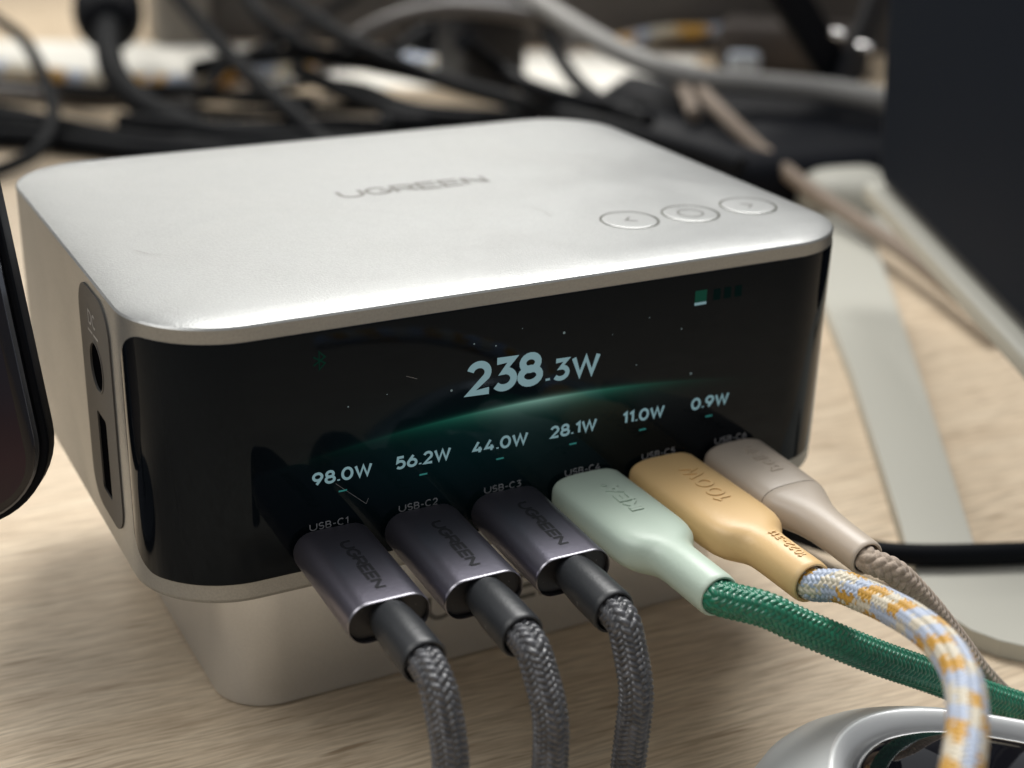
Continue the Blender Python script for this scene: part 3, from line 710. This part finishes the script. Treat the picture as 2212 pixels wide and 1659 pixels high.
pslab('phone_screen', M['phone_screen'], [(2.6, .2), (2.6, .42)], ph, 11.5)
# its stand, mostly outside the frame
ps = thing('phone_stand', 'dark metal stand carrying the phone at the left edge', 'stand', (PO.x + 10, PO.y + 30, 0))
mid = PO + hx * 22 + pu * 80 - pn * 9
n = 32; cc = Vector((mid.x - 20, mid.y + 25, 0)); cc = Vector((-75, 60, 0))
v, f = loft([[cc + Vector((r * cos(2 * pi * k / n), r * sin(2 * pi * k / n), z)) for k in range(n)] for r, z in ((27, 0.1), (28, 1), (28, 4), (27, 5))]); link('stand_base', v, f, M['box_grey'], ps, True, 40)
tube('stand_arm', [cc + Vector((0, 0, 4)), cc + Vector((0, 4, 60)), cc.lerp(mid, .5) + Vector((0, 4, 60)), mid], 4, M['box_grey'], ps, 4)

# ------------------------------------------------------------------ silver mouse with glossy black top
gc = onz((2140, 1880), 8); ma = radians(-27.8 - 15); e1 = Vector((cos(ma), sin(ma), 0)); e2 = Vector((-sin(ma), cos(ma), 0)); gc.z = 0
ms = thing('computer_mouse', 'rounded silver mouse with rim paled as a highlight and glossy black top, lower right corner', 'mouse', tuple(gc))
def grings(prof, n=72, e=2.5, AX=40, BY=31):
    out = []
    for s, z in prof:
        rg = []
        for k in range(n):
            t = 2 * pi * k / n; c_, s_ = cos(t), sin(t)
            a = AX * s * math.copysign(abs(c_) ** (2 / e), c_); b = BY * s * math.copysign(abs(s_) ** (2 / e), s_)
            rg.append(gc + e1 * a + e2 * b + Vector((0, 0, z)))
        out.append(rg)
    return out
v, f = loft(grings([(.90, .3), (.96, 2), (.995, 5), (1.0, 8), (.985, 11.5), (.95, 14.5), (.90, 17), (.83, 19.3), (.76, 21.0), (.70, 22.2), (.665, 22.8)]), True, False); link('housing', v, f, M['silver'], ms, True, 50)
v, f = loft(grings([(.665, 22.8), (.655, 22.98), (.64, 22.95), (.615, 22.3), (.59, 21.2), (.575, 20.0)]), False, False); link('inner_rim', v, f, M['ring'], ms, True, 60)
v, f = loft(grings([(.578, 19.8), (.57, 20.7), (.55, 21.5), (.51, 22.4), (.45, 23.3), (.37, 24.2), (.26, 24.8), (.14, 25.2), (.03, 25.3)]), True, True); link('glossy_top', v, f, M['gloss'], ms, True, 60)

# ------------------------------------------------------------------ the cable tangle behind
def bgc(name, label, pts, z, r, m=M['rubber'], group=None, cat='cable'):
    zs = z if isinstance(z, (list, tuple)) else [z] * len(pts)
    o = tube(name, [onz(d, zz) for d, zz in zip(pts, zs)], r, m, None, 6, 16)
    return tag(o, label, cat, group)
GR = 'dark cables tangled behind the station'
bgc('black_cable', 'black cable looping down at the far left edge above the phone', [(-90, -20), (-10, 40), (50, 85), (92, 160), (115, 235), (104, 295), (62, 340), (-40, 378), (-140, 390)], [26, 28, 28, 24, 16, 10, 6, 4, 4], 3.1, group=GR)
# thick cable with its round plug
tp = thing('black_power_cable', 'thick black cable with a bulky round plug, upper left', 'cable', tuple(onz((235, 60), 0)), GR)
kc = onz((234, 40), 34); n = 24; rg = []
kd = (onz((238, 150), 24) - kc).normalized(); ka = kd.cross(Vector((0, 0, 1))).normalized(); kb = kd.cross(ka)
for s, r in ((-48, 17.5), (-12, 18), (-2, 17.5), (8, 15.5), (14, 11), (17, 6)):
    rg.append([kc + kd * s + (ka * cos(2 * pi * k / n) + kb * sin(2 * pi * k / n)) * r for k in range(n)])
v, f = loft(rg); link('round_plug', v, f, M['black_plastic'], tp, True, 50)
tube('cord', [kc + kd * 8, onz((232, 90), 30), onz((244, 150), 22), onz((285, 208), 14), onz((360, 256), 9), onz((470, 296), 7), onz((640, 312), 7), onz((900, 330), 7)], 6.6, M['rubber'], tp, 6, 18)
bgc('black_cable', 'thick black cable lying straight across behind the left rear corner', [(-80, 232), (20, 250), (120, 272), (240, 298), (380, 316), (560, 330), (760, 330)], 5.5, 5.0, group=GR)
bgc('black_cable', 'black cable slanting steeply from the top edge beside the taupe charger', [(350, -60), (390, 0), (470, 92), (550, 172), (625, 240), (690, 305), (760, 360)], [40, 36, 30, 24, 18, 10, 6], 4.1, group=GR)
bgc('black_cable', 'long black cable slanting down to the rear right corner of the station', [(560, -30), (620, 0), (740, 78), (850, 132), (960, 176), (1130, 224), (1290, 268), (1440, 310), (1600, 360)], [44, 42, 34, 28, 22, 20, 26, 26, 24], 3.9, group=GR)
bgc('black_cable', 'thin black cable arching behind the middle of the rear edge', [(330, 205), (450, 212), (560, 196), (650, 181), (730, 177), (800, 192), (870, 222), (960, 238), (1090, 244), (1240, 250)], 6, 2.4, group=GR)
bgc('black_cable', 'thin black cable lying flat just behind the rear edge', [(300, 228), (420, 240), (540, 246), (640, 240), (760, 233), (880, 241), (1000, 258), (1100, 266)], 3, 2.5, group=GR)
bgc('black_cable', 'black cable slanting down left from the dark adapter cluster at the top', [(800, -30), (735, 10), (650, 62), (560, 108), (480, 150), (440, 200)], [30, 28, 24, 20, 14, 8], 2.8, group=GR)
bgc('black_cable', 'thin black cable curving down between the two bright patches', [(1160, 10), (1180, 60), (1205, 118), (1248, 178), (1310, 225), (1400, 262)], [40, 36, 30, 27, 27, 27], 3.6, group=GR)
bgc('black_cable', 'black cable sagging low behind the centre of the rear edge', [(640, 150), (760, 205), (880, 246), (1010, 262), (1180, 256), (1330, 246)], [12, 10, 10, 10, 10, 12], 4.4, group=GR)
bgc('black_cable', 'thick black cable lying along the rear edge toward the pouch', [(820, 268), (940, 270), (1080, 262), (1210, 248), (1340, 240)], 7, 6.0, group=GR)
bgc('black_cable', 'black cable crossing low behind the left half of the rear edge', [(-60, 262), (140, 284), (330, 312), (520, 302), (720, 286), (900, 282)], 4, 4.6, group=GR)
bgc('black_cable', 'black cable rising from the pouch to the charcoal charger', [(1000, 90), (1080, 150), (1160, 196), (1260, 224), (1380, 240)], [50, 34, 30, 27, 27], 4.2, group=GR)
bgc('black_cable', 'thin black cable running level under the bright strip at far left', [(-60, 176), (90, 190), (240, 200), (400, 196), (540, 214), (680, 222)], [5, 5, 14, 16, 6, 5], 3.4, group=GR)
bgc('black_cable', 'thick black cable lying on the desk against the left rear corner', [(-80, 296), (60, 300), (200, 316), (330, 332), (520, 330)], 5, 4.6, group=GR)
bgc('black_cable', 'black cable crossing the bright strip toward the black charger', [(420, 150), (520, 128), (640, 118), (760, 132), (900, 160), (1020, 190)], [14, 16, 18, 18, 14, 10], 4.4, group=GR)
bgc('black_cable', 'black cable hanging across the gap between the taupe charger and the arching grey cable', [(520, -40), (560, 30), (640, 96), (740, 120), (850, 108), (930, 60)], [50, 40, 28, 24, 24, 30], 3.6, group=GR)
bgc('black_cable', 'black cable running level just above the rear edge, left of the middle', [(260, 262), (400, 278), (560, 280), (700, 272), (840, 276)], 9, 4.2, group=GR)
bgc('grey_cable', 'dim grey cable lying left of the round black plug', [(-60, 192), (60, 204), (200, 212), (330, 214), (430, 226)], 4, 4.0, M['rubber_grey'], GR)
bgc('grey_cable', 'dim grey cable arching over the charcoal adapter', [(700, 140), (770, 82), (860, 38), (970, 18), (1090, 26), (1190, 52), (1230, 110)], [14, 30, 40, 44, 44, 38, 26], 4.4, M['rubber_grey'], GR)
bgc('grey_cable', 'pale grey cable sweeping from the top edge to the dark tablet', [(1110, -40), (1165, 5), (1250, 62), (1340, 112), (1440, 152), (1540, 174), (1660, 184), (1780, 194), (1920, 218)], [50, 48, 44, 40, 38, 36, 34, 34, 34], 5.2, M['strap_grey'])
bgc('beige_cable', 'beige cloth cable running from the black pouch under the tablet ledge', [(1470, 150), (1505, 188), (1560, 245), (1640, 322), (1740, 402), (1850, 476), (1960, 548), (2070, 634), (2150, 700)], [32, 32, 30, 22, 14, 10, 9, 8, 7], 3.2, M['beige_fabric'])
bgc('beige_cable', 'second beige cable dropping beside the first over the black pouch', [(1430, 150), (1470, 185), (1488, 215), (1500, 250)], [32, 32, 31, 28], 3.0, M['beige_fabric'])
# multicolour cable running through the tangle
def bg_multi(yi, s, th, h): return PAL[(int((s + yi[1] * 1.2) // 17)) % 3]
mc = thing('multicolour_cable', 'yellow, blue and cream braided cable crossing behind the station', 'cable', tuple(onz((400, 175), 4)))
braid('braided_sleeve', [onz(d, z) for d, z in (((-60, 140), 6), ((60, 158), 6), ((170, 172), 6), ((290, 182), 6), ((390, 178), 6), ((480, 162), 6), ((580, 148), 6), ((690, 132), 6), ((820, 128), 6), ((940, 140), 6), ((1060, 150), 6))], 5.0, M['yarn_multi'], mc, bg_multi, 10, 3, 0.4, 'vtwill', 30, 1.2)
mc2 = thing('multicolour_cable', 'yellow, blue and cream braided cable far back between pale grey cable and tablet', 'cable', tuple(onz((1560, 70), 4)))
braid('braided_sleeve', [onz(d, z) for d, z in (((1330, 90), 10), ((1430, 70), 12), ((1530, 66), 14), ((1640, 62), 14), ((1760, 72), 10))], 3.6, M['yarn_multi'], mc2, bg_multi, 10, 3, 0.4, 'vtwill', 30, 1.2)

def rbox(name, label, cat, foot, z0, z1, m, r=4.0):
    """rounded block standing on the table, foot = four corners (scene units, xy)"""
    c = sum((Vector((p[0], p[1], 0)) for p in foot), Vector()) / 4; rings = []
    for s, z in ((.94, z0), (1, z0 + 1.5), (1, z1 - r), (.97, z1 - r * .35), (.90, z1)):
        pl = []
        for k in range(len(foot)):
            a, b, d = (Vector((foot[(k + j) % len(foot)][0], foot[(k + j) % len(foot)][1], 0)) for j in (-1, 0, 1))
            for t in (0, .25, .5, .75, 1):
                p = b + ((a - b).normalized() * (1 - t) ** 2 + (d - b).normalized() * t * t) * min(r * 1.5, (a - b).length * .4, (d - b).length * .4)
                pl.append(c + (p - c) * s + Vector((0, 0, z)))
        rings.append(pl)
    if (Vector(rings[0][3]) - c).cross(Vector(rings[0][6]) - c).z < 0: rings = [x[::-1] for x in rings]
    v, f = loft(rings); o = link(name, v, f, m, None, True, 40)
    return tag(o, label, cat)
def foot(dl, dr, depth):
    a, b = onz(dl, 0), onz(dr, 0); t = (b - a).normalized(); nn = Vector((-t.y, t.x, 0))
    return [tuple(p)[:2] for p in (a, b, b + nn * depth, a + nn * depth)]
rbox('charger', 'taupe rounded charger standing beyond the slanting cable, upper left', 'charger', foot((338, 104), (462, 100), 60), 0, 80, M['box_taupe'], 6)
rbox('charger', 'charcoal charger with a pale top, standing under the grey arching cable', 'charger', foot((1010, 208), (1140, 196), 40), 0, 46, M['box_grey'], 4)
rbox('charger', 'black charger left of the charcoal one, behind the long slanting cable', 'charger', foot((905, 128), (1000, 126), 40), 0, 26, M['black_plastic'], 4)
rbox('charger', 'black charger at the top edge between two slanting cables', 'charger', foot((486, 50), (640, 46), 40), 0, 60, M['black_plastic'], 4)
rbox('adapter', 'wide dim brown block added to darken the desk behind the pale grey cable, left of the folding bracket', 'adapter', foot((1540, 150), (1870, 176), 40), 0, 26, M['box_dim'], 5)  # dark block added to dim the pale desk here
rbox('adapter', 'small pale blue adapter just behind the pale grey cable', 'adapter', foot((1572, 168), (1640, 170), 10), 0, 13, M['box_blue'], 3)
pz = 22
pf = [P2(d, pz) for d in ((1225, 232), (1345, 152), (1470, 186), (1560, 200), (1960, 226), (1980, 330), (1730, 345), (1600, 352), (1440, 350))]
c = sum((Vector((*p, 0)) for p in pf), Vector()) / len(pf); rings = []
for s, z in ((.97, .2), (1, 3), (1, 14), (.985, 18), (.95, 21), (.86, 23)):
    rings.append([c + (Vector((*p, 0)) - c) * s + Vector((0, 0, z)) for p in pf])
if (Vector(rings[0][0]) - c).cross(Vector(rings[0][1]) - c).z < 0: rings = [x[::-1] for x in rings]
v, f = loft(rings); tag(link('pouch', v, f, M['black_plastic'], None, True, 60), 'low black pouch lying behind the station under the pale grey cable', 'pouch')
# white strip along the back panel, standing in for a sunlit band of desk
qa, qb, qc, qd = onz((-120, 168), 0), onz((1505, 206), 0), onz((1505, 122), 0), onz((-120, 86), 0)
v, f = loft([[qa, qb, qc, qd], [q + Vector((0, 0, .5)) for q in (qa, qb, qc, qd)]]); tag(link('sunlit_desk_band', v, f, M['sunlit_band'], None, False), 'white strip standing in for a sunlit band along the back of the desk', 'sunlit_band')
tag(tube('red_knob', [onz((930, 18), 14), onz((935, 2), 14), onz((940, -12), 14)], 8, M['red'], None, 3, 16), 'small dark red object at the top edge', 'knob')
# folding black bracket at upper right with two chrome beads added for bright glints
br = thing('folding_bracket', 'black folding bracket with two chrome beads added for glints, left of the dark tablet', 'bracket', tuple(onz((1820, 190), 22)))
def strut(name, d0, d1, y, w_, th_, m):
    A, B = ony(d0, y), ony(d1, y); t = (B - A).normalized(); s = t.cross(Vector((0, 1, 0))).normalized(); yv = Vector((0, 1, 0))
    rings = [[p + s * a + yv * b for a, b in rrect(-w_ / 2, -th_ / 2, w_ / 2, th_ / 2, 1.5, 4)] for p in (A, B)]
    v, f = loft(rings); return link(name, v, f, m, br, True, 40)
strut('strut', (1670, -60), (1822, 186), 330, 17, 8, M['black_plastic'])
strut('strut', (1920, -60), (1826, 180), 322, 12, 6, M['box_grey'])
for d in ((1820, 76), (1877, 104)):
    cc = ony(d, 306); n = 16
    v, f = loft([[cc + Vector((r * cos(2 * pi * k / n), y, r * sin(2 * pi * k / n))) for k in range(n)] for r, y in ((1.6, 6), (2.0, 1), (1.9, 0), (1.4, -.9), (.7, -1.4), (.1, -1.5))])
    link('glint_bead', v, f, M['chrome'], br, True, 60)
